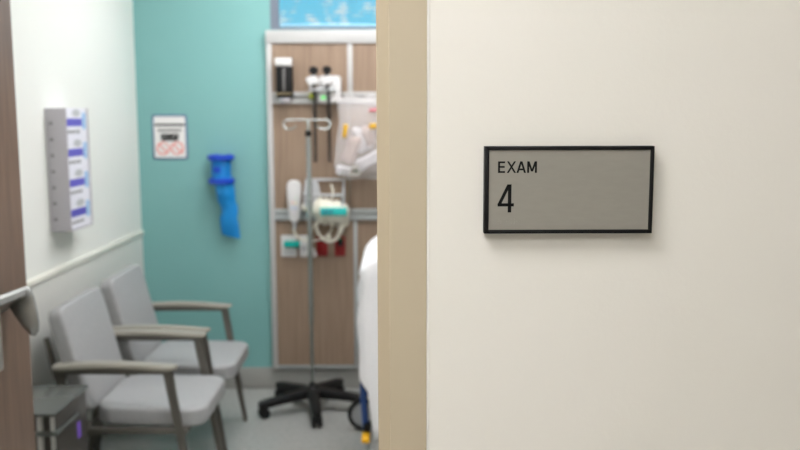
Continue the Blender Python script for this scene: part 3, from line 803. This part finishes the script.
# ------------------------------------------------------------------ drip stand
px, py = -.467, 4.43
iv = thing('drip_stand', (px, py, 0), 'steel drip stand with hooked top and black five-legged base', 'drip stand')
ztop = at(307, 120, py).z
zj = at(311, 318, py).z
obj('lower_tube', lathe(new(), [(.0095, .10), (.0095, zj)], (px, py, 0), 16), 'chrome', iv)
obj('upper_tube', lathe(new(), [(.0125, zj-.03), (.0125, ztop-.085), (.008, ztop-.08), (.008, ztop-.004), (.004, ztop+.003)], (px, py, 0), 16), 'chrome', iv)
obj('collar', lathe(new(), [(.0135, -.014), (.017, -.010), (.017, .010), (.0135, .014)], (px, py, ztop-.068), 16), 'black', iv, label='dark collar')
xl, xr = at(287, 119, py).x, at(327, 119, py).x
bm = new()
tube(bm, [(xl, py, ztop), (xr, py, ztop)], .0042, 10)
obj('cross_bar', bm, 'chrome', iv)
for s, xe in ((-1, xl), (1, xr)):
    bm = new()
    tube(bm, spline([(xe-s*.01, py, ztop), (xe+s*.012, py-.004, ztop-.006), (xe+s*.018, py-.012, ztop-.024), (xe+s*.006, py-.02, ztop-.042), (xe-s*.020, py-.026, ztop-.046), (xe-s*.044, py-.03, ztop-.036), (xe-s*.050, py-.032, ztop-.026)], 6), .0042, 10)
    obj('hook', bm, 'chrome', iv)
obj('hub', lathe(new(), [(.030, .075), (.044, .082), (.046, .105), (.036, .122), (.018, .132), (.014, .15)], (px, py, 0), 24), 'black', iv)
for k in range(5):
    an = R(-80+72*k); d = V(math.cos(an), math.sin(an), 0); n = V(-d.y, d.x, 0); base = V(px, py, 0)
    bm = new(); rings = []
    for f, w_, z0, z1 in ((.03, .032, .072, .120), (.12, .029, .068, .111), (.2, .026, .062, .101), (.27, .024, .054, .092), (.298, .018, .054, .086)):
        c_ = base+d*f
        rings.append([bm.verts.new(c_+n*(w_*i)+V(0, 0, z)) for i, z in ((-1, z0), (1, z0), (1, z1-.006), (.7, z1), (-.7, z1), (-1, z1-.006))])
    for r0, r1 in zip(rings, rings[1:]): ring_faces(bm, r0, r1)
    bm.faces.new(list(reversed(rings[0]))); bm.faces.new(rings[-1])
    leg = obj('leg', bm, 'black', iv)
    bm = new(); c_ = base+d*.272
    for s in (-1, 1):
        t_ = new(); lathe(t_, [(.010, -.009), (.026, -.008), (.0275, 0), (.026, .008), (.010, .009)], (0, 0, 0), 20)
        merge(bm, t_, Matrix.Translation(c_+n*(s*.018)+V(0, 0, .0275)) @ frame4((0, 0, 0), d, V(0, 0, 1), -n))
    box(bm, c_+V(0, 0, .045), (.044, .052, .040), .006)
    obj('caster', bm, 'rubber', leg)

# ------------------------------------------------------------------ stretcher with white sheet
st = thing('stretcher', (.75, 3.66, 0), 'wheeled blue framed hospital stretcher under white sheets', 'hospital bed')
X0, X1, Y0, Y1 = -.163, 1.75, 3.30, 3.98
def rise(x): return .66*min(max(x-X0, 0), .42)   # the raised section at this end of the bed
mpoly = [(X0+.03, .66), (X1-.02, .66), (X1-.02, .85+rise(9)), (X0+.46, .85+rise(9)), (X0+.07, .85+rise(X0+.05)), (X0+.03, .84)]
obj('mattress', prism(new(), mpoly, Y1-Y0-.06, XZ(Y1-.03), .012), 'blue_pad', st)
obj('deck', bb(new(), X0+.03, X1-.02, Y0+.04, Y1-.04, .60, .66, .01), 'blue_pad', st)
bm = new(); bb(bm, .35, .55, 3.54, 3.74, .26, .60, .02); bb(bm, 1.1, 1.3, 3.54, 3.74, .26, .60, .02); obj('lift_column', bm, 'grey_pl', st)
bm = new(); bb(bm, X0+.04, X1-.05, Y0+.06, Y1-.06, .19, .26, .02, 3); obj('base_frame', bm, 'grey_pl', st)
bm = new()
tube(bm, spline([(X0+.03, 3.43, .62), (X0+.012, 3.425, .50), (X0+.012, 3.42, .40), (X0+.02, 3.42, .27)], 6), .014, 12)
obj('end_post', bm, 'blue_pad', st); bm = new()
tube(bm, spline([(X0+.03, 3.85, .62), (X0+.012, 3.85, .50), (X0+.012, 3.85, .40), (X0+.02, 3.85, .27)], 6), .014, 12)
obj('end_post', bm, 'blue_pad', st)
def caster(x, y, ang, rw):
    bm = new(); t_ = new()
    lathe(t_, [(rw*.78, -.014), (rw*.96, -.012), (rw, 0), (rw*.96, .012), (rw*.78, .014), (rw*.76, .006), (rw*.76, -.006)], (0, 0, 0), 36)
    mt = Matrix.Translation((x, y, rw)) @ Matrix.Rotation(ang, 4, 'Z') @ Matrix.Rotation(PI/2, 4, 'X')
    merge(bm, t_, mt)
    o = obj('wheel', bm, 'rubber', st)
    t_ = new(); lathe(t_, [(.012, -.012), (rw*.3, -.010), (rw*.77, -.005), (rw*.77, .005), (rw*.3, .010), (.012, .012)], (0, 0, 0), 36); bm = new(); merge(bm, t_, mt)
    obj('wheel_disc', bm, 'grey_pl', o, label='pale grey wheel disc')
    bm = new(); box(bm, (x+.03, y, rw*2+.012), (.10, .05, .03), .010, 3); tube(bm, [(x+.04, y, rw*2), (x+.05, y, .21)], .016, 10)
    obj('fork', bm, 'white_pl', o)
caster(-.180, 4.12, R(4), .083); caster(-.115, 3.40, R(2), .083); caster(1.6, 4.0, 0, .083); caster(1.6, 3.40, 0, .083)
yp_ = at(365, 437, 3.36)
obj('brake_pedal', box(new(), yp_+V(.004, 0, 0), (.034, .09, .026), .009, 3), 'yellow', st, label='yellow brake pedal')
obj('pedal_arm', box(new(), yp_+V(.008, .05, .026), (.030, .06, .032), .006), 'black', st, label='black pedal arm')
sheet_top = .962
def hem(x, y):                                   # lower edge of the drape round the bed
    k_ = min(1, max(0, (x-X0-.034)/.02))
    if y < Y0+.056: return .52-.245*k_+k_*(.03*math.sin(x*9+1)+.02*math.sin(x*23)) + .06*min(1, max(0, (x-X0-.06)/.1))
    if x < X0+.06: return .52+.012*math.sin(y*30)
    return .40+.03*math.sin(x*11+y*7)
def sheet_bm():
    bm = new()
    poly = []
    per = rrect(X1-X0, Y1-Y0, .055, 5, (X0+X1)/2, (Y0+Y1)/2)
    dense = []
    for i in range(len(per)):
        p, q = Vector((*per[i], 0)), Vector((*per[(i+1) % len(per)], 0))
        n = max(1, int((q-p).length/.025))
        for k in range(n): dense.append(p.lerp(q, k/n))
    N = len(dense); rings = []; cen = V((X0+X1)/2, (Y0+Y1)/2, 0)
    nor = []
    for i in range(N):
        d = (dense[(i+1) % N]-dense[i-1]).normalized(); nor.append(V(d.y, -d.x, 0))
    YM = (Y0+Y1)/2; HW = (Y1-Y0)/2
    def clampv(v, lo, hi): return min(max(v, lo), hi)
    for ix, iy, dz_ in ((.07, HW, .004), (.07, .24, .004), (.07, .12, .004), (.06, .06, .002), (.03, .03, -.004), (.012, .012, -.014), (.003, .003, -.03)):
        r_ = []
        for p, n in zip(dense, nor):
            x = clampv(p.x, X0+ix, X1-ix); y = clampv(p.y, Y0+iy, Y1-iy)
            if ix < .05: x, y = p.x-n.x*ix, p.y-n.y*iy
            r_.append(bm.verts.new((x, y, sheet_top+dz_+rise(x)+(.003*math.sin(x*19+y*13) if iy > .05 else 0))))
        rings.append(r_)
    for j in range(1, 13):
        f = j/12; r_ = []
        for i, (p, n) in enumerate(zip(dense, nor)):
            zh = hem(p.x, p.y); zt_ = sheet_top-.03+rise(p.x); z = zt_+(zh-zt_)*f
            s_ = i*.025
            amp = .020*f+.004
            off = amp*math.sin(s_*26+1.7*math.sin(s_*5))+.006*f*math.sin(s_*61+2) + .006*math.sin(s_*95+f*4)*min(1, f*2) + .012*math.sin(f*PI)*math.sin(s_*9+f*3)
            if p.x < X0+.02: off += -.012+.016*math.sin(PI*min(1, f*1.35))**2 - .02*max(0, f-.75)*3
            r_.append(bm.verts.new((p.x+n.x*off, p.y+n.y*off, z)))
        rings.append(r_)
    for r0, r1 in zip(rings, rings[1:]): ring_faces(bm, r0, r1)
    bmesh.ops.remove_doubles(bm, verts=bm.verts, dist=.0005)
    return bm
sh = obj('bed_sheet', sheet_bm(), 'sheet', base=(.8, 3.64, .5), angle=70)
tag(sh, 'white bed sheet draped over the stretcher', 'bed sheet')
md = sh.modifiers.new('thickness', 'SOLIDIFY'); md.thickness = .004; md.offset = 1
# ------------------------------------------------------------------ sky outside the window
w = bpy.data.worlds.new('sky'); S.world = w; w.use_nodes = True
nt = w.node_tree; bg = nt.nodes['Background']
tc = nt.nodes.new('ShaderNodeTexCoord'); nz = nt.nodes.new('ShaderNodeTexNoise')
nz.inputs['Scale'].default_value = 60; nz.inputs['Detail'].default_value = 4
cr = nt.nodes.new('ShaderNodeValToRGB')
cr.color_ramp.elements[0].position = .53; cr.color_ramp.elements[0].color = (.20, .74, .96, 1)
cr.color_ramp.elements[1].position = .64; cr.color_ramp.elements[1].color = (1, 1.05, 1.05, 1)
nt.links.new(tc.outputs['Generated'], nz.inputs['Vector']); nt.links.new(nz.outputs['Fac'], cr.inputs['Fac'])
nt.links.new(cr.outputs['Color'], bg.inputs['Color']); bg.inputs['Strength'].default_value = 1.25

# ------------------------------------------------------------------ camera
cd = bpy.data.cameras.new('camera'); cam = bpy.data.objects.new('camera', cd); COL.objects.link(cam)
cam.location = (0, 0, CAMZ)
cd.sensor_width = 36; cd.lens = 36*FPX/800; cd.clip_start = .05
cam.rotation_euler = (Matrix.Rotation(PI/2-PITCH, 3, 'X') @ Matrix.Rotation(-ROLL, 3, 'Z')).to_euler()
cd.dof.use_dof = True; cd.dof.focus_distance = 1.02; cd.dof.aperture_fstop = 5.4; cd.dof.aperture_blades = 0
S.camera = cam
S.view_settings.view_transform = 'Standard'; S.view_settings.look = 'None'
S.view_settings.gamma = 1; S.view_settings.use_curve_mapping = False
S.view_settings.exposure = 0.0
S.cycles.use_denoising = True
S.cycles.max_bounces = 10; S.cycles.transparent_max_bounces = 16
S.cycles.sample_clamp_indirect = 8
S.cycles.caustics_reflective = False; S.cycles.caustics_refractive = False
